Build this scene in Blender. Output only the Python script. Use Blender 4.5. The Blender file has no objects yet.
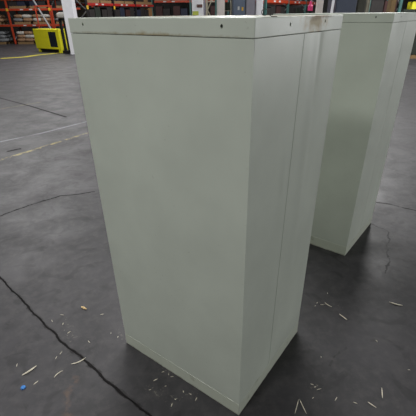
import bpy, bmesh, math, random
from mathutils import Vector, Matrix, noise
random.seed(7)
S = bpy.context.scene
col = S.collection
S.view_settings.view_transform = 'Standard'
S.view_settings.look = 'None'
S.view_settings.exposure = 0.0
S.view_settings.gamma = 1.0
S.view_settings.use_curve_mapping = False

# ------------------------------------------------------------------ materials
def srgb(r, g, b):
    f = lambda c: (c/255/12.92) if c/255 <= .04045 else ((c/255+.055)/1.055)**2.4
    return (f(r), f(g), f(b), 1)

class NT:
    """small wrapper for building node trees"""
    def __init__(s, m):
        m.use_nodes = True
        s.t = m.node_tree; s.n = s.t.nodes; s.l = s.t.links
        s.bsdf = s.n['Principled BSDF']
    def put(s, sock, v):
        if isinstance(v, bpy.types.NodeSocket): s.l.new(v, sock)
        elif v is not None: sock.default_value = v
    def math(s, op, a, b=None, c=None, clamp=False):
        n = s.n.new('ShaderNodeMath'); n.operation = op; n.use_clamp = clamp
        s.put(n.inputs[0], a); s.put(n.inputs[1], b)
        if c is not None: s.put(n.inputs[2], c)
        return n.outputs[0]
    def coord(s, kind='Object'):
        return s.n.new('ShaderNodeTexCoord').outputs[kind]
    def xyz(s, v):
        n = s.n.new('ShaderNodeSeparateXYZ'); s.l.new(v, n.inputs[0]); return n.outputs
    def noise(s, v, scale, detail=4, rough=.55, dist=0):
        n = s.n.new('ShaderNodeTexNoise'); s.l.new(v, n.inputs['Vector'])
        n.inputs['Scale'].default_value = scale; n.inputs['Detail'].default_value = detail
        n.inputs['Roughness'].default_value = rough; n.inputs['Distortion'].default_value = dist
        return n.outputs[0]
    def mapr(s, v, a, b, c=0., d=1., smooth=False):
        n = s.n.new('ShaderNodeMapRange')
        if smooth: n.interpolation_type = 'SMOOTHSTEP'
        s.put(n.inputs[0], v)
        for i, x in enumerate((a, b, c, d)): s.put(n.inputs[i+1], x)
        return n.outputs[0]
    def mix(s, f, a, b):
        n = s.n.new('ShaderNodeMix'); n.data_type = 'RGBA'
        s.put(n.inputs[0], f); s.put(n.inputs[6], a); s.put(n.inputs[7], b)
        return n.outputs[2]
    def scale(s, v, sc):
        n = s.n.new('ShaderNodeMapping'); s.l.new(v, n.inputs[0]); n.inputs['Scale'].default_value = sc
        return n.outputs[0]
    def bump(s, h, strength, dist=.01):
        n = s.n.new('ShaderNodeBump'); s.put(n.inputs['Height'], h)
        n.inputs['Strength'].default_value = strength; n.inputs['Distance'].default_value = dist
        s.l.new(n.outputs[0], s.bsdf.inputs['Normal'])

def mat(name, rgb, rough=.6, metal=0., var=.12, scale=6., emit=None):
    m = bpy.data.materials.new(name); t = NT(m)
    c = srgb(*rgb)
    v = t.noise(t.coord(), scale)
    dark = tuple(x*(1-var*1.6) for x in c[:3])+(1,)
    lite = tuple(min(1, x*(1+var)) for x in c[:3])+(1,)
    t.put(t.bsdf.inputs['Base Color'], t.mix(t.mapr(v, .3, .7), dark, lite))
    t.bsdf.inputs['Roughness'].default_value = rough
    t.bsdf.inputs['Metallic'].default_value = metal
    if emit:
        t.bsdf.inputs['Emission Color'].default_value = srgb(*emit[0]); t.bsdf.inputs['Emission Strength'].default_value = emit[1]
    return m

def paint_mat(name, rust_left=False, rust_side=False, chips=False, rgb=(204, 211, 198), rough=.34):
    """old grey-green enamel with faint mottling, scuffs and rust patches fixed to the sheet metal"""
    m = bpy.data.materials.new(name); t = NT(m)
    co = t.coord(); x, y, z = t.xyz(co)
    base = srgb(*rgb)
    n1 = t.noise(co, 3.0, 3)
    c = t.mix(t.mapr(n1, .3, .7), tuple(v*.93 for v in base[:3])+(1,), tuple(v*1.05 for v in base[:3])+(1,))
    # grime specks
    sp = t.mapr(t.noise(co, 60, 2), .70, .76)
    c = t.mix(t.math('MULTIPLY', sp, .25), c, srgb(120, 118, 100))
    rustm = 0.
    def blob(a, b, ax, az, rx, rz, strength, colr, ns=22):
        nonlocal c, rustm
        dx = t.math('DIVIDE', t.math('SUBTRACT', ax, a), rx)
        dz = t.math('DIVIDE', t.math('SUBTRACT', az, b), rz)
        d = t.math('SQRT', t.math('ADD', t.math('MULTIPLY', dx, dx), t.math('MULTIPLY', dz, dz)))
        nn = t.math('MULTIPLY', t.math('SUBTRACT', t.noise(co, ns, 5, .65), .5), 2.2)
        msk = t.mapr(t.math('ADD', d, nn), 1.1, .1, 0., strength, True)
        c = t.mix(msk, c, colr); rustm = t.math('MAXIMUM', rustm, msk)
    if rust_left:
        blob(-.40, 1.697, x, z, .18, .014, .7, srgb(160, 136, 84))
        blob(-.30, 1.70, x, z, .3, .008, .4, srgb(140, 128, 90))
        blob(-.65, 1.703, x, z, .2, .006, .4, srgb(140, 128, 90))
    if rust_side:
        blob(.42, 1.732, y, z, .13, .05, .6, srgb(178, 146, 74))
        blob(.40, 1.745, y, z, .10, .012, .5, srgb(112, 78, 46))
        blob(.52, 1.748, y, z, .10, .010, .6, srgb(120, 90, 55))
        blob(.47, 1.715, y, z, .03, .045, .35, srgb(150, 118, 70))
    if chips:
        e = t.mapr(t.math('ADD', z, t.math('MULTIPLY', t.noise(co, 14, 4), .035)), .028, .018, 0., .6)
        c = t.mix(e, c, srgb(112, 108, 84))
        g = t.mapr(t.noise(co, 9, 5, .7), .60, .72, 0., .45)
        c = t.mix(g, c, srgb(120, 116, 92))
        # bare bright scrape along the lip
        b = t.math('MULTIPLY', t.mapr(x, -.43, -.40), t.mapr(x, -.15, -.18))
        b = t.math('MULTIPLY', b, t.mapr(z, .083, .0845))
        b = t.math('MULTIPLY', b, t.mapr(t.noise(co, 16, 3), .36, .46))
        c = t.mix(t.math('MULTIPLY', b, .85), c, srgb(225, 228, 222))
    t.put(t.bsdf.inputs['Base Color'], c)
    t.put(t.bsdf.inputs['Roughness'], t.math('MAXIMUM', t.mapr(t.noise(co, 5, 4), .3, .7, rough-.04, rough+.08), t.math('MULTIPLY', rustm, .85)))
    t.put(t.bsdf.inputs['Specular IOR Level'], t.mapr(rustm, 0., 1., .5, .08))
    t.bump(t.noise(co, 2.2, 2), .25, .012)
    return m

def floor_mat():
    m = bpy.data.materials.new('sealed_concrete'); t = NT(m)
    co = t.coord(); x, y, z = t.xyz(co)
    big = t.noise(co, .45, 4, .6)
    mid = t.noise(co, 2.3, 5, .62, .4)
    fine = t.noise(co, 14, 5, .7)
    c = t.mix(t.mapr(big, .32, .68), srgb(60, 59, 62), srgb(75, 73, 76))
    c = t.mix(t.mapr(mid, .36, .60, 0, .8), c, srgb(53, 52, 54))
    c = t.mix(t.mapr(fine, .45, .68, 0, .6), c, srgb(82, 80, 80))
    c = t.mix(t.mapr(t.noise(co, 5.5, 3, .5, 1.2), .56, .66, 0, .6), c, srgb(42, 41, 43))
    c = t.mix(t.mapr(t.noise(t.scale(co, (1.4, .35, 1)), 1.1, 4), .56, .72, 0, .35), c, srgb(84, 81, 84))
    # wobble for hand-drawn edges
    w1 = t.math('MULTIPLY', t.math('SUBTRACT', t.noise(co, 9, 4), .5), .05)
    w2 = t.math('MULTIPLY', t.math('SUBTRACT', t.noise(t.scale(co, (1, 1.3, 1)), 7, 4), .5), .05)
    def poly(pts, wob=1.0):
        px = t.math('MULTIPLY_ADD', w1, wob, x); py = t.math('MULTIPLY_ADD', w2, wob, y)
        best = None
        for (ax, ay), (bx, by) in zip(pts, pts[1:]):
            dx, dy = bx-ax, by-ay; L2 = dx*dx+dy*dy
            h = t.math('MULTIPLY_ADD', px, dx/L2, -(ax*dx+ay*dy)/L2)
            h = t.math('MULTIPLY_ADD', py, dy/L2, h, clamp=True)
            ex = t.math('SUBTRACT', t.math('MULTIPLY_ADD', h, -dx, px), ax)
            ey = t.math('SUBTRACT', t.math('MULTIPLY_ADD', h, -dy, py), ay)
            d = t.math('SQRT', t.math('ADD', t.math('MULTIPLY', ex, ex), t.math('MULTIPLY', ey, ey)))
            best = d if best is None else t.math('MINIMUM', best, d)
        return best
    groove = 0.
    def stroke(pts, w, colr, strength, wob=1., worn=None, soft=.35):
        nonlocal c, groove
        d = poly(pts, wob)
        k = t.mapr(d, w, w*(1-soft), 0., strength, True)
        if worn: k = t.math('MULTIPLY', k, t.mapr(t.noise(co, worn[0], 5, .7), worn[1], worn[1]+.15))
        c = t.mix(k, c, colr)
        if max(colr[:3]) < .03: groove = t.math('MAXIMUM', groove, k)
        return k
    YE = srgb(158, 146, 86)
    stroke([(-3.25, 4.55), (-2.815, 5.20), (-2.439, 5.79), (-2.143, 6.261), (1.2, 11.5)], .040, YE, .85, 1.0, (8, .43))
    stroke([(-3.7, 5.53), (-2.937, 6.28), (-2.397, 7.0), (1.0, 12.2)], .034, srgb(126, 128, 134), .8, .3, (3, .33))
    stroke([(-4.9, 7.8), (-4.593, 8.197), (-4.0, 8.85)], .05, srgb(128, 118, 88), .6, .3, (3, .38))
    stroke([(-9.75, 19.0), (-9.6, 19.1), (-9.0, 19.55), (-8.74, 20.5), (-8.08, 21.35)], .21, srgb(196, 182, 50), 1., .3)
    DK = srgb(20, 18, 18)
    stroke([(-6.5, 10.6), (-5.199, 9.42), (-4.057, 8.466), (-2.895, 7.412)], .032, DK, .75, .2)
    k1 = stroke([(-3.6, 4.1), (-1.656, 2.272), (-1.274, 1.921), (-.966, 1.638), (-.801, 1.51), (-.582, 1.325), (-.33, 1.129), (.6, .35)], .0080, DK, .85, .8)
    stroke([(-1.656, 2.272), (-.966, 1.638), (-.33, 1.129)], .018, srgb(38, 36, 36), .6, .9, (18, .45))
    k2 = stroke([(-2.6, 3.05), (-2.16, 3.288), (-2.05, 3.42), (-1.879, 3.60), (-1.714, 3.747), (-1.504, 3.80), (-1.36, 3.85)], .012, DK, .75, 1.3, (6, .33))
    stroke([(1.2, 3.75), (1.727, 3.508), (1.866, 3.458), (1.98, 3.363), (2.3, 3.12)], .012, srgb(30, 26, 26), .7, .9, (6, .3))
    stroke([(1.5, 3.05), (1.616, 2.909), (1.56, 2.755), (1.469, 2.597), (1.43, 2.424), (1.328, 2.293)], .008, DK, .55, 2., (7, .38))
    stroke([(.80, 1.56), (.70, 1.47), (.66, 1.42)], .012, srgb(40, 39, 39), .4, 1.5, (20, .4), .9)
    stroke([(-3.05, 5.33), (-2.93, 5.44)], .035, DK, .75, 1.5)
    stroke([(-.74, 1.12), (-.80, 1.26), (-.77, 1.36)], .035, srgb(104, 84, 70), .55, 2., (20, .42), .9)
    stroke([(-1.9, 2.2), (-1.7, 1.6), (-1.5, 1.2)], .12, srgb(84, 72, 62), .25, 2., (9, .42), .9)
    for pts_, w_ in (([(.74, 1.95), (.80, 1.93), (.86, 1.90)], .05), ([(-.30, 1.40), (-.20, 1.39)], .045), ([(-.24, 1.22), (-.12, 1.25)], .04), ([(.52, 1.29), (.56, 1.27)], .035), ([(-1.0, 1.80), (-.90, 1.66)], .05), ([(-.62, 1.72), (-.56, 1.62)], .03), ([(-.36, 1.30), (-.28, 1.26)], .04)):
        stroke(pts_, w_, srgb(158, 152, 140), .8, 2., (55, .56), .9)
    # powdery dust and fine grit
    dust = t.mapr(t.noise(co, 46, 3, .7), .70, .74, 0, .5)
    near = t.mapr(t.noise(co, 3.1, 3), .55, .65)
    c = t.mix(t.math('MULTIPLY', dust, near), c, srgb(140, 135, 122))
    t.put(t.bsdf.inputs['Base Color'], c)
    t.put(t.bsdf.inputs['Roughness'], t.math('MAXIMUM', t.mapr(mid, .3, .7, .42, .58), t.math('MULTIPLY', groove, .95)))
    t.put(t.bsdf.inputs['Specular IOR Level'], t.mapr(groove, 0., 1., .42, .03))
    h = t.math('SUBTRACT', t.math('MULTIPLY', fine, .15), t.math('MAXIMUM', k1, k2))
    t.bump(h, .5, .006)
    return m

M = dict(
    panel=paint_mat('grey_green_enamel'),
    cap=paint_mat('grey_green_enamel_rusty_rim', rust_left=True, rust_side=True),
    cap_plain=paint_mat('grey_green_enamel_rim'),
    base=paint_mat('grey_green_enamel_scuffed_base', chips=True, rgb=(202, 208, 192), rough=.40),
    inner=mat('dark_gap_metal', (36, 38, 34), .7),
    orange=mat('rack_orange', (176, 62, 34), .5),
    red=mat('beam_red', (172, 40, 34), .5),
    teal=mat('rack_teal', (62, 104, 100), .5),
    brace=mat('rack_brace_grey', (128, 128, 130), .5),
    beige=mat('rack_beige', (176, 170, 150), .55),
    white=mat('white_column_paint', (240, 240, 244), .5, var=.02),
    cream=mat('cream_column_paint', (222, 214, 208), .55, var=.05),
    yellow=mat('machine_yellow', (232, 226, 40), .42, var=.04),
    black=mat('black_steel', (30, 30, 32), .5),
    dglass=mat('dark_window', (34, 40, 50), .15),
    wood=mat('pallet_wood', (140, 112, 76), .8, scale=20),
    sack_w=mat('white_sack', (188, 184, 176), .75, scale=12),
    sack_t=mat('tan_sack', (150, 118, 90), .8, scale=12),
    sack_g=mat('grey_sack', (120, 122, 124), .8, scale=12),
    card=mat('cardboard', (142, 106, 68), .8),
    ochre=mat('ochre_board', (92, 72, 40), .8),
    dbox=mat('dark_carton', (38, 34, 33), .7),
    bbox=mat('blue_carton', (30, 36, 56), .7),
    gbox=mat('green_carton', (34, 42, 34), .7),
    rbox=mat('maroon_carton', (58, 30, 28), .7),
    label=mat('paper_label', (200, 200, 198), .7, var=.03),
    ytag=mat('yellow_tag', (222, 176, 50), .6, var=.05),
    ygtag=mat('yellow_green_sticker', (190, 200, 84), .6, var=.05),
    brown=mat('brown_plate', (104, 72, 66), .6),
    bluegrey=mat('blue_grey_steel', (98, 110, 128), .42, var=.05),
    midgrey=mat('mid_grey_steel', (140, 138, 148), .45, var=.05),
    slate=mat('slate_grey_steel', (84, 90, 104), .4, var=.05),
    olive=mat('olive_steel', (66, 66, 58), .6),
    pink=mat('pink_plastic', (220, 60, 120), .5, var=.04),
    blue=mat('blue_plastic', (66, 132, 205), .4, var=.03),
    straw=mat('pale_wood_splinter', (232, 224, 204), .8, scale=60),
    chip=mat('tan_wood_chip', (226, 196, 144), .8, scale=60),
    wall=mat('warehouse_wall', (70, 70, 68), .85),
    wire=mat('rusty_wire', (70, 60, 54), .6),
    floor=floor_mat(),
)

# ------------------------------------------------------------------ helpers
def link(name, bm, m, parent=None, loc=None, rotz=None, smooth=False):
    me = bpy.data.meshes.new(name)
    bmesh.ops.recalc_face_normals(bm, faces=bm.faces)
    bm.to_mesh(me); bm.free()
    if smooth:
        for p in me.polygons: p.use_smooth = True
    o = bpy.data.objects.new(name, me); col.objects.link(o)
    if m is not None: me.materials.append(m)
    if parent is not None: o.parent = parent
    if loc is not None: o.location = loc
    if rotz is not None: o.rotation_euler = (0, 0, rotz)
    return o

def thing(name, label, cat, loc=(0, 0, 0), rotz=0, group=None):
    o = bpy.data.objects.new(name, None); col.objects.link(o)
    o.location = loc; o.rotation_euler = (0, 0, rotz); o.empty_display_size = .1
    return tag(o, label, cat, group)

def tag(o, label, cat, group=None):
    o['label'] = label; o['category'] = cat
    if group: o['group'] = group
    return o

def struct(o):
    o['kind'] = 'structure'; return o

def bx(bm, x0, x1, y0, y1, z0, z1, bev=0, seg=2):
    r = bmesh.ops.create_cube(bm, size=1)
    for v in r['verts']:
        v.co = Vector((x0+(v.co.x+.5)*(x1-x0), y0+(v.co.y+.5)*(y1-y0), z0+(v.co.z+.5)*(z1-z0)))
    if bev:
        vs = set(r['verts']); es = [e for e in bm.edges if e.verts[0] in vs and e.verts[1] in vs]
        bmesh.ops.bevel(bm, geom=es, offset=bev, segments=seg, profile=.5, affect='EDGES')
    return bm

def box(*a, **k):
    return bx(bmesh.new(), *a, **k)

def bar(bm, p, q, w, d=None):
    """rectangular bar from p to q"""
    p = Vector(p); q = Vector(q); d = d or w
    ax = (q-p).normalized(); up = Vector((0, 0, 1)) if abs(ax.z) < .95 else Vector((1, 0, 0))
    s = ax.cross(up).normalized(); u = s.cross(ax)
    vs = []
    for e in (p, q):
        for a, b in ((-1, -1), (1, -1), (1, 1), (-1, 1)):
            vs.append(bm.verts.new(e+s*a*w/2+u*b*d/2))
    for f in ((3, 2, 1, 0), (4, 5, 6, 7), (0, 1, 5, 4), (1, 2, 6, 5), (2, 3, 7, 6), (3, 0, 4, 7)):
        bm.faces.new([vs[i] for i in f])
    return bm

def tube(pts, r, n=8, taper=None):
    bm = bmesh.new(); rings = []
    pts = [Vector(p) for p in pts]
    for i, p in enumerate(pts):
        a = (pts[min(i+1, len(pts)-1)]-pts[max(i-1, 0)]).normalized()
        up = Vector((0, 0, 1)) if abs(a.z) < .9 else Vector((1, 0, 0))
        s = a.cross(up).normalized(); u = s.cross(a)
        rr = r*(taper[i] if taper else 1)
        rings.append([bm.verts.new(p+s*math.cos(k*2*math.pi/n)*rr+u*math.sin(k*2*math.pi/n)*rr) for k in range(n)])
    for A, B in zip(rings, rings[1:]):
        for k in range(n): bm.faces.new((A[k], A[(k+1) % n], B[(k+1) % n], B[k]))
    bm.faces.new(rings[0][::-1]); bm.faces.new(rings[-1])
    return bm

def cut(o, cutter_bm):
    """boolean-subtract a temporary mesh, bake the result"""
    me = bpy.data.meshes.new('tmp'); cutter_bm.to_mesh(me); cutter_bm.free()
    c = bpy.data.objects.new('tmp', me); col.objects.link(c)
    c.matrix_world = Matrix.Identity(4)
    par = o.parent; o.parent = None
    md = o.modifiers.new('b', 'BOOLEAN'); md.operation = 'DIFFERENCE'; md.object = c; md.solver = 'EXACT'
    dg = bpy.context.evaluated_depsgraph_get(); dg.update()
    new = bpy.data.meshes.new_from_object(o.evaluated_get(dg))
    o.modifiers.clear(); o.data = new; o.parent = par
    bpy.data.objects.remove(c); bpy.data.meshes.remove(me)

# ------------------------------------------------------------------ camera
f, pitch, roll, hc = 367.7805, .5258, -.0113, 1.762
F = Vector((0, math.cos(pitch), -math.sin(pitch))); U = Vector((0, math.sin(pitch), math.cos(pitch))); R = Vector((1, 0, 0))
c_, s_ = math.cos(roll), math.sin(roll)
R2 = R*c_+U*s_; U2 = U*c_-R*s_
cd = bpy.data.cameras.new('camera'); cam = bpy.data.objects.new('camera', cd); col.objects.link(cam)
mw = Matrix((( R2.x, U2.x, -F.x, 0), (R2.y, U2.y, -F.y, 0), (R2.z, U2.z, -F.z, hc), (0, 0, 0, 1)))
cam.matrix_world = mw
cd.sensor_width = 36; cd.lens = f*36/416
cd.shift_x = -5.168/416; cd.shift_y = 18.0645/416
cd.clip_start = .02; cd.clip_end = 200
S.camera = cam

# ------------------------------------------------------------------ setting
bm = bmesh.new()
bx(bm, -26, 20, -10, 36, -.2, 0)
struct(link('floor', bm, M['floor']))
struct(link('wall_back', box(-26, 20, 36, 36.3, 0, 9), M['wall']))
struct(link('wall_left', box(-26.3, -26, -10, 36.3, 0, 9), M['wall']))
struct(link('wall_front', box(-26, 20, -10.3, -10, 0, 9), M['wall']))
struct(link('wall_right', box(20, 20.3, -10, 36.3, 0, 9), M['wall']))

# ------------------------------------------------------------------ the two cabinets
W, D, H = .8175, .6914, 1.75
def sheet(pts_uv, plane, thick, bulge=None, n=24):
    """metal sheet: pts_uv gives the 4 corners (a,z) ; plane 'y0','y1','x0','x1'; returns solid slab with a small rolled edge"""
    bm = bmesh.new()
    (a0, z0), (a1, z1), (a2, z2), (a3, z3) = pts_uv   # bl br tr tl
    grid = []
    nz = n*2
    for j in range(nz+1):
        row = []
        for i in range(n+1):
            s = i/n; q = j/nz
            a = (a0*(1-s)+a1*s)*(1-q)+(a3*(1-s)+a2*s)*q
            z = (z0*(1-s)+z1*s)*(1-q)+(z3*(1-s)+z2*s)*q
            off = bulge(a, z) if bulge else 0
            edge = min(s*abs(a1-a0), (1-s)*abs(a1-a0), q*(z3-z0), (1-q)*(z3-z0))
            if plane == 'y0': co = (a, -off, z)
            elif plane == 'y1': co = (a, D+off, z)
            elif plane == 'x0': co = (off, a, z)
            else: co = (-W-off, a, z)
            row.append(bm.verts.new(co))
        grid.append(row)
    for j in range(nz):
        for i in range(n): bm.faces.new((grid[j][i], grid[j][i+1], grid[j+1][i+1], grid[j+1][i])).smooth = True
    # thickness: extrude border inwards
    nrm = {'y0': Vector((0, 1, 0)), 'y1': Vector((0, -1, 0)), 'x0': Vector((-1, 0, 0)), 'x1': Vector((1, 0, 0))}[plane]
    be = [e for e in bm.edges if e.is_boundary]
    for e in be: e.smooth = False
    r = bmesh.ops.extrude_edge_only(bm, edges=be)
    for v in r['geom']:
        if isinstance(v, bmesh.types.BMVert): v.co += nrm*thick
        if isinstance(v, bmesh.types.BMFace): v.smooth = False
    return bm

def cabinet(label, loc, rotz, rusty, first):
    root = thing('metal_cabinet', label, 'cabinet', loc, rotz, None)
    zt, zb = H-.0518, .0852
    # carcass behind the sheets
    link('carcass', box(-W+.006, -.006, .006, D-.006, .02, H-.01), M['inner'], root)
    g = .0016
    big_b = lambda a, z: .0022*math.exp(-((a+.45)/.3)**2-((z-.9)/.6)**2) - .0012*math.exp(-((a+.15)/.12)**2-((z-.35)/.3)**2)
    o = link('back_panel', sheet([(-W, zb), (0, zb), (0, zt), (-W, zt)], 'y0', .005, big_b), M['panel'], root)
    def sb(a, z):
        if not first: return .001*math.exp(-((a-.15)/.1)**2)
        v = .0085*math.exp(-((a-.455)/.034)**2)*min(1, max(0, (z-.5)/1.0))
        v += .005*math.exp(-((a-.27)/.02)**2-((z-1.2)/.08)**2)
        v -= .002*math.exp(-((a-.60)/.06)**2-((z-1.1)/.5)**2)
        v -= .0015*math.exp(-((a-.2)/.1)**2-((z-.7)/.4)**2)
        return v
    s0, s1 = (.303, .335) if first else (.34, .34)
    link('side_panel', sheet([(0, zb), (s0-g, zb), (s1-g, zt), (0, zt)], 'x0', .005, sb), M['panel'], root)
    link('side_panel', sheet([(s0+g, zb), (D, zb), (D, zt), (s1+g, zt)], 'x0', .005, sb), M['panel'], root)
    link('side_panel', sheet([(0, zb), (D, zb), (D, zt), (0, zt)], 'x1', .005, None, 8), M['panel'], root)
    # front with two doors facing away
    for a0, a1 in ((-W, -W/2-.0015), (-W/2+.0015, 0)):
        d = link('door', sheet([(a0, zb), (a1, zb), (a1, zt), (a0, zt)], 'y1', .005, None, 8), M['panel'], root)
        hx = -W/2+(-.05 if a0 == -W else .05)
        link('door_handle', box(hx-.012, hx+.012, D, D+.03, .95, 1.08, bev=.004), M['black'], d)
    # top cap: folded tray with mounting holes
    cap = link('top_cap', box(-W-.0015, .0015, -.0015, D+.0015, H-.0505, H, bev=.0022), M['cap'] if rusty else M['cap_plain'], root)
    cb = bmesh.new()
    holes = [('L', -.734, 1.729), ('L', -.108, 1.728), ('R', .216, 1.728), ('R', .506, 1.731)] if first else [('L', -.104, 1.729), ('L', -.72, 1.729), ('R', .16, 1.729), ('R', .52, 1.729)]
    for side, a, z in holes:
        n = 14; A = []; B = []
        for k in range(n):
            ca, sa = math.cos(2*math.pi*k/n)*.0046, math.sin(2*math.pi*k/n)*.0058
            if side == 'L': A.append(cb.verts.new((a+ca, -.01, z+sa))); B.append(cb.verts.new((a+ca, .035, z+sa)))
            else: A.append(cb.verts.new((.01, a+ca, z+sa))); B.append(cb.verts.new((-.035, a+ca, z+sa)))
        for k in range(n): cb.faces.new((A[k], A[(k+1) % n], B[(k+1) % n], B[k]))
        cb.faces.new(A[::-1]); cb.faces.new(B)
    bmesh.ops.recalc_face_normals(cb, faces=cb.faces)
    cut(cap, cb)
    # base frame: plinth with rolled lip
    bb = bmesh.new()
    bx(bb, -W-.001, .001, -.001, D+.001, 0, .0845, bev=.002)
    link('base_frame', bb, M['base'], root)
    return root

c1 = cabinet('large grey-green steel cabinet in the foreground with rust stains along its top rim', (.1184, 1.1263, 0), -.6306, True, True)
c2 = cabinet('second grey-green steel cabinet, partly hidden behind the foreground one at the right edge', (1.0918, 2.5167, 0), -.659, False, False)

def in_cab(x, y, z):
    r = Matrix.Rotation(-.6306, 4, 'Z'); return r @ Vector((x, y, z))+Vector((.1184, 1.1263, 0))
# little loop of wire on the cabinet top
pts = []
for k in range(15):
    a = k/14*2*math.pi*.93
    pts.append((math.cos(a)*.009, math.sin(a)*.005, .009+math.sin(a)*.008+.003))
pts += [(.02, .004, .0012), (.035, .010, .0012)]
w = link('wire_loop', tube(pts, .0011, 6), M['wire'], loc=in_cab(-.005, .06, H), rotz=-.1, smooth=True)
zmin = min(v.co.z for v in w.data.vertices); w.location.z -= zmin
tag(w, 'small dark loop of wire standing on the near corner of the foreground cabinet top', 'wire')

# ------------------------------------------------------------------ debris on the floor
def px_splinter(name, m, x, y, length, ang, width, label, cat, group=None, bend=0.):
    n = 5; pts = []
    for i in range(n):
        s = i/(n-1)-.5
        pts.append((s*length, bend*length*(4*s*s-1)*.5, width*.45))
    bm = tube(pts, width/2, 5, [.35, .9, 1, .85, .3])
    for v in bm.verts: v.co.z = max(v.co.z*.8, .0002)
    o = link(name, bm, m, loc=(x, y, .0), rotz=ang)
    tag(o, label, cat, group)
    return o

px_splinter('wood_chip', M['chip'], -.90, 1.92, .052, -.55, .016, 'tan wood chip lying alone on the floor between the crack and the foreground cabinet', 'wood chip')
px_splinter('wood_splinter', M['straw'], -1.06, 1.41, .085, .85, .011, 'short thick pale splinter just beyond the blue bottle cap', 'splinter', bend=.1)
px_splinter('wood_splinter', M['straw'], -.80, 1.475, .085, .55, .007, 'bent pale splinter near the floor joint, right half of a broken pair', 'splinter', bend=.25)
px_splinter('wood_splinter', M['straw'], -.885, 1.385, .055, .95, .006, 'thin pale splinter near the floor joint, left half of a broken pair', 'splinter', bend=-.2)
px_splinter('wood_splinter', M['straw'], .793, 1.93, .06, -.9, .006, 'pale splinter lying under the gap between the two cabinets', 'splinter', bend=.2)
px_splinter('wood_splinter', M['straw'], .858, 1.81, .065, -1.0, .0065, 'slanting pale splinter on the open floor right of the foreground cabinet', 'splinter')
px_splinter('wood_splinter', M['straw'], 1.262, 1.93, .085, -.45, .010, 'bright pale splinter near the right edge of the picture', 'splinter', bend=.15)
px_splinter('wood_splinter', M['straw'], .89, 1.244, .065, 1.25, .006, 'pale upright-looking splinter at the lower right of the floor', 'splinter')
px_splinter('wood_splinter', M['straw'], .81, 1.175, .045, -.8, .006, 'short pale splinter just below and left of the upright-looking one at lower right', 'splinter')
px_splinter('wood_splinter', M['straw'], .421, 1.172, .085, 1.15, .0045, 'left leg of the v-shaped pair of straws at the bottom edge', 'straw')
px_splinter('wood_splinter', M['straw'], .452, 1.172, .085, -1.35+math.pi, .0045, 'right leg of the v-shaped pair of straws at the bottom edge', 'straw')
areas = [
    ('pale flecks by the foot of the cabinet', 'tiny pale fleck on the floor below the foreground cabinet base', [(-.294, 1.392), (-.26, 1.375), (-.221, 1.398), (-.24, 1.36), (-.134, 1.251), (-.17, 1.265), (-.225, 1.188), (-.21, 1.22), (-.352, 1.278), (-.33, 1.34), (-.10, 1.22), (-.27, 1.30)]),
    ('pale flecks left of the cabinet', 'tiny pale fleck on the floor left of the foreground cabinet', [(-.924, 1.536), (-.94, 1.50), (-1.078, 1.804), (-.995, 1.775), (-.93, 1.70), (-.608, 1.657), (-.66, 1.69), (-.78, 1.62), (-.99, 1.33), (-1.15, 1.45), (-1.03, 1.86), (-.76, 1.86)]),
    ('pale flecks right of the cabinet', 'tiny pale fleck on the floor right of the foreground cabinet', [(.749, 1.93), (.72, 1.95), (.627, 1.484), (.543, 1.284), (.516, 1.219), (.56, 1.27), (.727, 1.188), (.635, 1.212), (.53, 1.30), (.70, 1.92), (.82, 2.05), (1.1, 1.387), (1.0, 1.6)]),
]
for gi, (grp, lab, pts) in enumerate(areas):
    for k, (x, y) in enumerate(pts):
        px_splinter('wood_fleck', M['straw'], x, y, random.uniform(.010, .030), random.uniform(0, 3.1), random.uniform(.003, .0055), lab, 'wood fleck', grp)

# blue bottle cap
t = thing('bottle_cap', 'small bright blue plastic bottle cap on the floor at lower left', 'bottle cap', (-1.046, 1.299, 0), .3); t.scale = (.8, .8, .8)
bm = bmesh.new()
prof = [(.0, .011), (.012, .011), (.0145, .0095), (.0145, 0)]
n = 24; rings = []
for r_, z_ in prof[1:]:
    rings.append([bm.verts.new((math.cos(2*math.pi*k/n)*r_*(1+.02*(k % 2)), math.sin(2*math.pi*k/n)*r_*(1+.02*(k % 2)), z_)) for k in range(n)])
bm.faces.new(rings[0])
for A, B in zip(rings, rings[1:]):
    for k in range(n): bm.faces.new((A[k], A[(k+1) % n], B[(k+1) % n], B[k]))
bm.faces.new(rings[-1][::-1])
link('shell', bm, M['blue'], t)
link('tamper_ring', tube([(math.cos(a*.2618)*.0150, math.sin(a*.2618)*.0150, .0015) for a in range(25)], .0012, 6), M['blue'], t)

# ------------------------------------------------------------------ background: racks and their loads
def pallet_bm(w=1.1, d=1.0):
    bm = bmesh.new()
    for i in range(7):
        x = -w/2+i*(w-.1)/6; bx(bm, x, x+.1, -d/2, d/2, .12, .14)
    for y in (-d/2, -.05, d/2-.1):
        bx(bm, -w/2, w/2, y, y+.1, .02, .12)
        bx(bm, -w/2, w/2, y, y+.1, 0, .02)
    return bm

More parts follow.
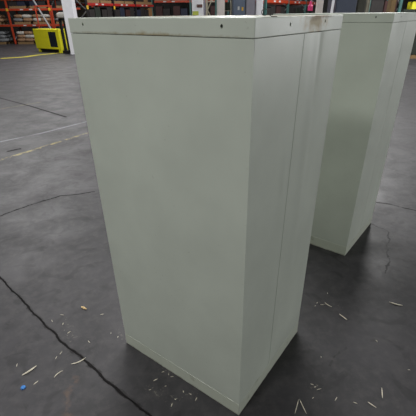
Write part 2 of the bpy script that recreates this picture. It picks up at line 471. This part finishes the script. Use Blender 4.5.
def rack(label, loc, rotz, bays, levels, depth=1.1, height=4.2, upm='orange', bm_='orange', tags=()):
    """bays: list of widths along local x; front at local y=0"""
    root = thing('pallet_rack', label, 'pallet rack', loc, rotz)
    xs = [0]
    for b in bays: xs.append(xs[-1]+b)
    for i, x in enumerate(xs):
        for y in (0, depth):
            u = link('upright', box(x-.05, x+.05, y-.04, y+.04, 0, height), M[upm], root)
            link('foot_plate', box(x-.09, x+.09, y-.08, y+.08, 0, .012), M['black'], u)
            if i in tags and y == 0:
                link('yellow_tag', box(x-.08, x+.08, -.055, -.041, 1.98, 2.14), M['ytag'], u)
        z = .25; s = 0
        while z < height-.9:
            b = bmesh.new()
            y0, y1 = (.04, depth-.04) if s % 2 == 0 else (depth-.04, .04)
            bar(b, (x, y0, z), (x, y1, z+.8), .045)
            link('brace', b, M['brace'], root); z += .85; s += 1
    for i in range(len(bays)):
        for lv in levels:
            for y in (-.0, depth):
                b = link('beam', box(xs[i]+.05, xs[i+1]-.05, y-.03, y+.03, lv-.12, lv), M[bm_], root)
                if y == 0:
                    for k in range(2):
                        lx = xs[i]+bays[i]*(.3+.22*k)
                        link('beam_label', box(lx, lx+.22, -.036, -.0305, lv-.09, lv-.03), M['label'], b)
            dk = bmesh.new()
            for k in range(9):
                y = .05+k*(depth-.2)/8
                bx(dk, xs[i]+.03, xs[i+1]-.03, y, y+.06, lv, lv+.008)
            link('deck', dk, M['brace'], root)
    return root

def rp(loc, rotz, x, y, z):
    c, s = math.cos(rotz), math.sin(rotz)
    return (loc[0]+c*x-s*y, loc[1]+s*x+c*y, z)

protos = {}
def place(kind, maker, name, m, loc, rotz, label, cat, group, scale=(1, 1, 1)):
    key = (kind, m)
    if key not in protos:
        o = link(name, maker(), M[m], smooth=(kind == 'sack')); protos[key] = o
        o['first'] = 1
    else:
        o = protos[key].copy(); col.objects.link(o)
    o.location = loc; o.rotation_euler = (0, 0, rotz); o.scale = scale
    if 'first' in o: del o['first']
    return tag(o, label, cat, group)

def sack_bm():
    bm = bmesh.new(); bmesh.ops.create_uvsphere(bm, u_segments=20, v_segments=12, radius=1)
    for v in bm.verts:
        p = v.co.copy()
        q = Vector([math.copysign(abs(c)**.6, c) for c in p])
        q *= 1+.12*noise.noise(p*2.2)
        v.co = Vector((q.x*.34, q.y*.25, q.z*.11+.11))
    zm = min(v.co.z for v in bm.verts)
    for v in bm.verts: v.co.z -= zm
    return bm

def carton_bm():
    bm = bmesh.new(); bx(bm, -.5, .5, -.5, .5, 0, 1, bev=.02)
    bx(bm, -.04, .04, -.5, .5, 1.0, 1.003)
    return bm

def load(rname, kindname, loc, rotz, x, z, what, m, words, rng):
    """one pallet with its load at rack-local x, z"""
    P = rp(loc, rotz, x, .55, z)
    place('pallet', pallet_bm, 'wooden_pallet', 'wood', P, rotz, 'wooden pallet under '+words+', '+rname, 'pallet', 'pallets on the '+rname)
    if what == 'sack':
        k = 0
        for lay in range(rng[0]):
            for ix in (-.3, .3):
                for iy in (-.27, .27):
                    mm = m[(k*7+lay) % len(m)]; k += 1
                    q = rp(loc, rotz, x+ix*(1-.1*lay)+random.uniform(-.05, .05), .55+iy*(1-.1*lay), z+.141+lay*.215)
                    place('sack', sack_bm, 'sack', mm, q, rotz+random.uniform(-.15, .15), mm_name[mm]+' sack in the pile, '+kindname+' of the '+rname, 'sack', mm_name[mm]+' sacks on the '+kindname+' of the '+rname)
    else:
        for i, (dx, w, d, h, mm) in enumerate(m):
            q = rp(loc, rotz, x+dx, .5, z+.141)
            place('carton', carton_bm, 'carton', mm, q, rotz, mm_name[mm]+' carton on a pallet, '+kindname+' of the '+rname, 'carton', mm_name[mm]+' cartons on the '+kindname+' of the '+rname, (w, d, h))
mm_name = dict(sack_w='off-white', sack_t='tan', sack_g='grey', card='brown cardboard', dbox='dark', bbox='navy blue', gbox='dark green', rbox='maroon')

# rack A, far left
ra = ((-16.2, 28.6, 0), math.radians(-4))
rack('orange pallet rack at the far left stacked with sacks on pallets', ra[0], ra[1], [2.7, 2.9, 2.9], [1.2, 2.12, 2.72, 3.6], tags=(0, 1, 2))
nA = 'far left orange rack'
load(nA, 'floor level', *ra, 3.4, 0, 'sack', ['sack_t', 'sack_w', 'sack_t'], 'tan sacks', (3,))
load(nA, 'floor level', *ra, 4.75, 0, 'sack', ['sack_w', 'sack_g', 'sack_w'], 'pale sacks', (4,))
load(nA, 'floor level', *ra, 1.4, 0, 'sack', ['sack_g'], 'grey sacks', (3,))
load(nA, 'floor level', *ra, 6.6, 0, 'carton', [(-.25, .5, .9, .8, 'dbox'), (.28, .5, .9, .6, 'gbox')], 'dark cartons', None)
load(nA, 'middle shelf', *ra, 3.5, 1.208, 'sack', ['sack_g', 'sack_w', 'sack_t'], 'mixed sacks', (2,))
load(nA, 'middle shelf', *ra, 4.8, 1.208, 'sack', ['sack_w', 'sack_w', 'sack_t'], 'off-white sacks', (2,))
load(nA, 'middle shelf', *ra, 6.4, 1.208, 'sack', ['sack_g', 'sack_g', 'sack_t'], 'grey sacks', (2,))
load(nA, 'middle shelf', *ra, 7.7, 1.208, 'carton', [(-.25, .5, .9, .4, 'dbox'), (.28, .5, .9, .5, 'card')], 'two cartons', None)
load(nA, 'middle shelf', *ra, 1.4, 1.208, 'sack', ['sack_t'], 'tan sacks', (2,))
load(nA, 'top shelf', *ra, 3.4, 2.128, 'carton', [(-.27, .5, .9, .28, 'dbox'), (.27, .5, .9, .3, 'bbox')], 'dark cartons', None)
load(nA, 'top shelf', *ra, 4.8, 2.128, 'carton', [(-.27, .5, .9, .3, 'bbox'), (.27, .5, .9, .25, 'dbox')], 'dark blue cartons', None)
load(nA, 'top shelf', *ra, 6.6, 2.128, 'carton', [(-.27, .5, .9, .28, 'dbox'), (.27, .5, .9, .3, 'rbox')], 'maroon and dark cartons', None)

# rack B, behind the foreground cabinet's left side, running away from the viewer
rb = ((-6.3, 21.8, 0), math.radians(72))
rack('red-beamed pallet rack seen above the left half of the foreground cabinet', rb[0], rb[1], [2.6, 2.6, 2.6], [1.2, 2.26, 3.4], upm='black', bm_='red', tags=(0, 1))
nB = 'red-beamed rack'
for i, x in enumerate((.75, 1.95, 3.35, 4.55, 5.95, 7.1)):
    a, b = [('dbox', 'gbox'), ('dbox', 'dbox'), ('dbox', 'bbox'), ('rbox', 'dbox'), ('bbox', 'dbox'), ('dbox', 'card')][i]
    load(nB, 'middle shelf', *rb, x, 1.208, 'carton', [(-.27, .5, .9, .62, a), (.27, .5, .9, .72, b)], mm_name[a]+' and '+mm_name[b]+' cartons on its middle shelf', None)
    load(nB, 'top shelf', *rb, x, 2.268, 'carton', [(-.27, .5, .9, .7, b), (.27, .5, .9, .6, 'dbox')], mm_name[b]+' cartons on its top shelf', None)

# rack C, teal uprights far behind the middle
rc = ((-4.3, 31.5, 0), 0.)
rack('teal pallet rack with tan cartons far behind the middle of the foreground cabinet', rc[0], rc[1], [2.8, 2.8], [1.3, 2.55, 3.7], upm='teal', bm_='orange')
nC = 'far teal rack'
for i, x in enumerate((.75, 2.05, 3.5, 4.8)):
    load(nC, 'middle shelf', *rc, x, 1.308, 'carton', [(-.27, .5, .9, .75, 'rbox'), (.27, .5, .9, .6, 'bbox' if i % 2 else 'dbox')], 'maroon cartons on its middle shelf', None)
    load(nC, 'top shelf', *rc, x, 2.558, 'carton', [(-.27, .5, .9, .7, 'card'), (.27, .5, .9, .8, 'card')], 'cardboard cartons on its top shelf', None)

# rack D behind the right side of the foreground cabinet
rd = ((2.15, 16.8, 0), math.radians(61))
rack('orange-beamed pallet rack with teal uprights seen above the right half of the foreground cabinet', rd[0], rd[1], [2.7, 2.7, 2.7], [1.2, 2.2, 3.4], upm='teal', bm_='orange')
nD = 'teal and orange rack'
for i, x in enumerate((.75, 1.95, 3.5, 4.7, 6.2, 7.35)):
    a = ('dbox', 'rbox', 'dbox', 'gbox', 'dbox', 'dbox')[i]
    load(nD, 'middle shelf', *rd, x, 1.208, 'carton', [(-.27, .5, .9, .55+.07*(i % 3), a), (.27, .5, .9, .6, 'dbox')], mm_name[a]+' cartons on its middle shelf', None)

# rack E on the right
re_ = ((6.2, 16.8, 0), math.radians(3))
rack('dark-loaded pallet rack with a teal upright behind the second cabinet', re_[0], re_[1], [1.28, 2.6], [1.25, 2.4, 3.5], upm='teal', bm_='black')
nE = 'right-hand dark rack'
for i, x in enumerate((.65, 2.0, 3.2)):
    a, b = [('dbox', 'rbox'), ('gbox', 'dbox'), ('dbox', 'gbox')][i]
    load(nE, 'middle shelf', *re_, x, 1.258, 'carton', [(-.27, .5, .9, .8 if i != 1 else .4, a), (.27, .5, .9, .7 if i != 1 else .4, b)], mm_name[a]+' and '+mm_name[b]+' cartons on its middle shelf', None)
    load(nE, 'floor level', *re_, x, 0, 'carton', [(-.27, .5, .9, .9, b), (.27, .5, .9, .8, a)], mm_name[b]+' and '+mm_name[a]+' cartons at its foot', None)

# pink jar on the rack D shelf top
# (stands on a carton of the teal and orange rack)

# yellow machine box at the left
YL = thing('yellow_machine_cabinet', 'bright yellow steel machine housing with a dark window standing on the floor at far left', 'machine', (-9.58, 22.42, 0), math.atan2(21.2-22.35, 1.82))
L = 2.0
b = bmesh.new(); bx(b, 0, L, 0, .7, .16, 1.10, bev=.02)
link('housing', b, M['yellow'], YL)
b = bmesh.new(); bx(b, 1.26, 1.84, -.012, .002, .27, .98, bev=.004)
wn = link('window_panel', b, M['dglass'], YL)
for x in (.08, L-.2):
    link('foot', box(x, x+.12, .04, .66, 0, .16), M['yellow'], YL)
link('kick_plate', box(.25, L-.25, .1, .6, .02, .158), M['black'], YL)
link('end_post', box(L+.003, L+.10, -.02, .09, 0, 1.12, bev=.01), M['yellow'], YL)
PK = thing('mast', 'dark steel mast standing against the right end of the yellow machine housing', 'mast', (-7.62, 21.12, 0), -.5)
link('mast_rail', box(0, .09, 0, .12, 0, 1.5), M['black'], PK)
link('mast_rail', box(.30, .39, 0, .12, 0, 1.5), M['black'], PK)
link('crosshead', box(0, .39, -.01, .13, 1.5, 1.6), M['black'], PK)
link('base_block', box(-.02, .42, -.1, .3, 0, .14), M['black'], PK)
q = place('sack', sack_bm, 'sack', 'sack_w', (-7.40, 21.06, 1.601), .3, 'small off-white bundle resting on top of the dark mast', 'bundle', None, (.7, .7, 1.1))

# red tubular trolley frame in front of the rack
TR = thing('trolley', 'tall red tubular trolley frame standing in front of the far left rack', 'trolley', (-10.9, 26.6, 0), 0)
for x in (0, 1.0):
    link('upright', tube([(x, 0, .12), (x, 0, 2.2)], .045), M['orange'], TR)
b = bmesh.new(); bar(b, (-.04, 0, 2.22), (1.04, 0, 2.22), .07); link('top_rail', b, M['orange'], TR)
link('platform', box(-.1, 1.1, -.5, .5, .12, .18), M['black'], TR)
for x in (0, 1.0):
    for y in (-.4, .4):
        wb = tube([(x-.025, y, .06), (x+.025, y, .06)], .06, 14)
        link('wheel', wb, M['black'], TR)
b = tube([(0, 0, 0), (.98, -.1, -1.62)], .05)
# leaning grey pipe
p0 = Vector((-11.35, 27.25, 2.95)); p1 = Vector((-9.2, 25.2, .03))
tag(link('leaning_pipe', tube([p0, p1], .055), M['brace']), 'long grey pipe leaning against the far left rack above the yellow machine', 'pipe')
b.free()
# red loads beam over the trolley
# columns
def column(label, x, y, w, m, h=5.5, rot=0., name='building_column'):
    t_ = thing(name, label, 'column', (x, y, 0), rot)
    link('shaft', box(-w/2, w/2, -w/2, w/2, .0, h, bev=.012), M[m], t_)
    link('base_plate', box(-w/2-.015, w/2+.015, -w/2-.015, w/2+.015, 0, .02), M[m], t_)
    return t_
column('white building column rising behind the left corner of the foreground cabinet', -6.90, 20.9, .50, 'white')
k = column('white column with a brown plate and a yellow-green sticker above the middle of the cabinet', -.43, 14.2, .37, 'white')
link('brown_plate', box(-.02, .16, -.196, -.186, 1.91, 2.00), M['brown'], k)
link('sticker', box(-.17, .03, -.192, -.186, 1.69, 1.81), M['ygtag'], k)
column('slim grey post touching the right side of the white column with the brown plate', -.205, 14.1, .055, 'midgrey')
column('cream column to the right of the narrow braced rack frame', .33, 14.2, .25, 'cream')
column('white post above the near top corner of the foreground cabinet', 1.61, 14.2, .22, 'white')
# narrow braced frame
FR = thing('braced_frame', 'narrow beige rack frame with cross braces between the white and cream columns', 'rack frame', (-.14, 15.2, 0), .15)
for x in (0, .33):
    link('post', box(x-.03, x+.03, -.03, .03, 0, 4), M['beige' if x == 0 else 'teal'], FR)
for i in range(7):
    b = bmesh.new(); z = .3+i*.52
    bar(b, (.03, 0, z+.5 if i % 2 == 0 else z), (.30, 0, z if i % 2 == 0 else z+.5), .03)
    link('brace', b, M['beige'], FR)
b = bmesh.new(); bar(b, (.03, 0, 2.1), (.30, 0, 2.1), .03); link('brace', b, M['beige'], FR)

def locker(name, label, x0, x1, y, d, h, m, cat='cabinet', rot=0., stickers=()):
    t_ = thing(name, label, cat, (x0, y, 0), rot)
    w_ = x1-x0
    link('body', box(0, w_, .02, d, .06, h, bev=.01), M[m], t_)
    dr = link('door', box(.02, w_-.02, 0, .02, .09, h-.03, bev=.006), M[m], t_)
    link('door_handle', box(w_-.10, w_-.07, -.03, 0, 1.0, 1.18), M['black'], dr)
    link('plinth', box(.02, w_-.02, .04, d-.02, 0, .06), M['black'], t_)
    for sx, sz, mm in stickers:
        link('sticker', box(sx, sx+.06, -.004, -.001, sz, sz+.10), M[mm], dr)
    return t_
locker('steel_locker', 'blue-grey steel cabinet with small stickers seen between the cream column and the grey cabinet', .73, 1.14, 14.1, .6, 2.6, 'bluegrey', stickers=((.16, 1.83, 'label'), (.29, 1.81, 'ytag')))
locker('steel_locker', 'mid-grey steel cabinet left of the white post above the near top corner', 1.16, 1.47, 14.1, .6, 2.6, 'midgrey')
locker('steel_locker', 'large slate-grey steel cabinet seen above the gap between the two cabinets', 3.22, 3.76, 11.0, .8, 2.6, 'slate')
locker('steel_locker', 'dark olive steel cabinet to the right of the large slate-grey one', 3.78, 3.99, 11.0, .8, 2.6, 'olive')
# shelf stack between cream column and blue-grey cabinet
SH = thing('shelf_unit', 'narrow shelf unit with maroon and beige boxes right of the cream column', 'shelf', (.47, 14.6, 0), 0)
for x in (0, .22):
    link('post', box(x-.015, x+.015, 0, .4, 0, 2.4), M['beige'], SH)
for z in (.3, .8, 1.3, 1.8, 2.2):
    link('shelf', box(.015, .205, 0, .4, z, z+.02), M['beige'], SH)
for z, m_ in ((.32, 'dbox'), (.82, 'gbox'), (1.32, 'rbox'), (1.82, 'gbox'), (2.22, 'rbox')):
    place('carton', carton_bm, 'carton', m_, (.58, 14.8, z+.001), 0, mm_name[m_]+' box on the narrow shelf unit, '+{.32: 'lowest', .82: 'second from the floor', 1.32: 'middle', 1.82: 'second from the top', 2.22: 'topmost'}[z], 'box', None, (.16, .3, .24 if z < 2 else .3))
# white pair: column and leaning board
column('pale column standing left of the large slate-grey cabinet', 2.86, 11.25, .16, 'cream')
b = bmesh.new(); bar(b, (2.97, 10.75, .03), (3.17, 10.98, 2.7), .07, .05)
tag(link('leaning_board', b, M['white']), 'white board leaning upright against the large slate-grey cabinet', 'board')
column('thin beige post right of the dark olive cabinet', 4.05, 11.1, .05, 'beige', name='steel_post')
column('second thin beige post just right of the first one beside the olive cabinet', 4.17, 11.3, .05, 'beige', name='steel_post')
# ochre roll + yellow bin near the right
def roll(label, x, y, r, h, m):
    t_ = thing('drum', label, 'drum', (x, y, 0))
    link('shell', tube([(0, 0, 0), (0, 0, h)], r, 20), M[m], t_)
    for z in (.02, h/2, h-.02):
        link('hoop', tube([(0, 0, z-.015), (0, 0, z+.015)], r+.012, 20), M[m], t_)
pj = locker('tall_crate', 'narrow ochre crate standing upright beside the teal upright of the right-hand rack', 6.6, 6.8, 15.7, .3, 2.5, 'ochre', 'crate')
place('carton', carton_bm, 'carton', 'yellow', (8.16, 17.2, 1.8), .05, 'small yellow box sitting on a carton at the right edge above the second cabinet', 'box', None, (.3, .4, .26))
PKJ = tube([(0, 0, 0), (0, 0, .12), (0, 0, .15), (0, 0, .24)], .07, 16, [1, 1, .6, .4])
pk = thing('pink_bottle', 'small bright pink bottle on the dark stand behind the foreground cabinet', 'bottle', (2.81, 12.05, 1.78))
link('shell', PKJ, M['pink'], pk)
# stand for the bottle
st = thing('tool_stand', 'dark narrow stand carrying the pink bottle behind the foreground cabinet', 'stand', (2.81, 12.05, 0))
link('post', tube([(0, 0, .02), (0, 0, 1.76)], .04), M['black'], st)
link('tray', box(-.15, .15, -.15, .15, 1.76, 1.78), M['black'], st)
link('foot', box(-.2, .2, -.2, .2, 0, .02), M['black'], st)

# ------------------------------------------------------------------ light
wd = bpy.data.worlds.new('world'); S.world = wd; wd.use_nodes = True
bg = wd.node_tree.nodes['Background']
bg.inputs[0].default_value = (.97, .99, 1.0, 1); bg.inputs[1].default_value = .012

def lamp(x, y, z, sx, sy, power, colr=(1, .995, .985), look=None):
    ld = bpy.data.lights.new('high_bay_and_fill_light', 'AREA'); ld.shape = 'RECTANGLE'; ld.size = sx; ld.size_y = sy  # one name for ceiling lamps and the added fill lights
    ld.energy = power; ld.color = colr
    o = bpy.data.objects.new('high_bay_and_fill_light', ld); col.objects.link(o); o.location = (x, y, z)
    if look:
        o.rotation_euler = (Vector(look)-Vector((x, y, z))).to_track_quat('-Z', 'Y').to_euler()
    return o
LAMPS = [(-.5, 8.0, 7, 3.5), (-8, 14, 7, 2), (6, 14, 7, 2), (-9, 24, 7, 2), (1, 22, 7, 2), (-6, 2, 7, 2), (0, 5.5, 7, 3), (2.5, 1, 4, .9), (1, -2, 4, .9), (5, 1, 4, .9), (-2, -1, 4, .9), (4, 5, 4, .9)]  # ceiling grid first; the low ones are fills added to lift faces and shadow
WALL_FILLS = [(19.9, -3, 1), (19.9, 8, 1), (6, -9.9, 0), (-8, -9.9, 0), (-25.9, 0, -1)]  # unseen area lights added to brighten upright faces; the walls have no windows
POW = [int(420*v) for v in [0.34, 1.29, 1.9, 1.14, 2.2, 0.56, 0.68, 0.0, 0.0, 0.0, 0.19, 0.0, 0.46, 0.82, 0.0, 0.08, 0.0]]
for (x, y, z, w), p in zip(LAMPS, POW):
    if p > 0: lamp(x, y, z, w, w, p)
for (x, y, k), p in zip(WALL_FILLS, POW[12:]):
    if p > 0: lamp(x-.1*k, y+(.1 if k == 0 else 0), 3.2, 9, 5, p*3, (.99, .995, 1), (x-5*k, y+(5 if k == 0 else 0), 3.2))
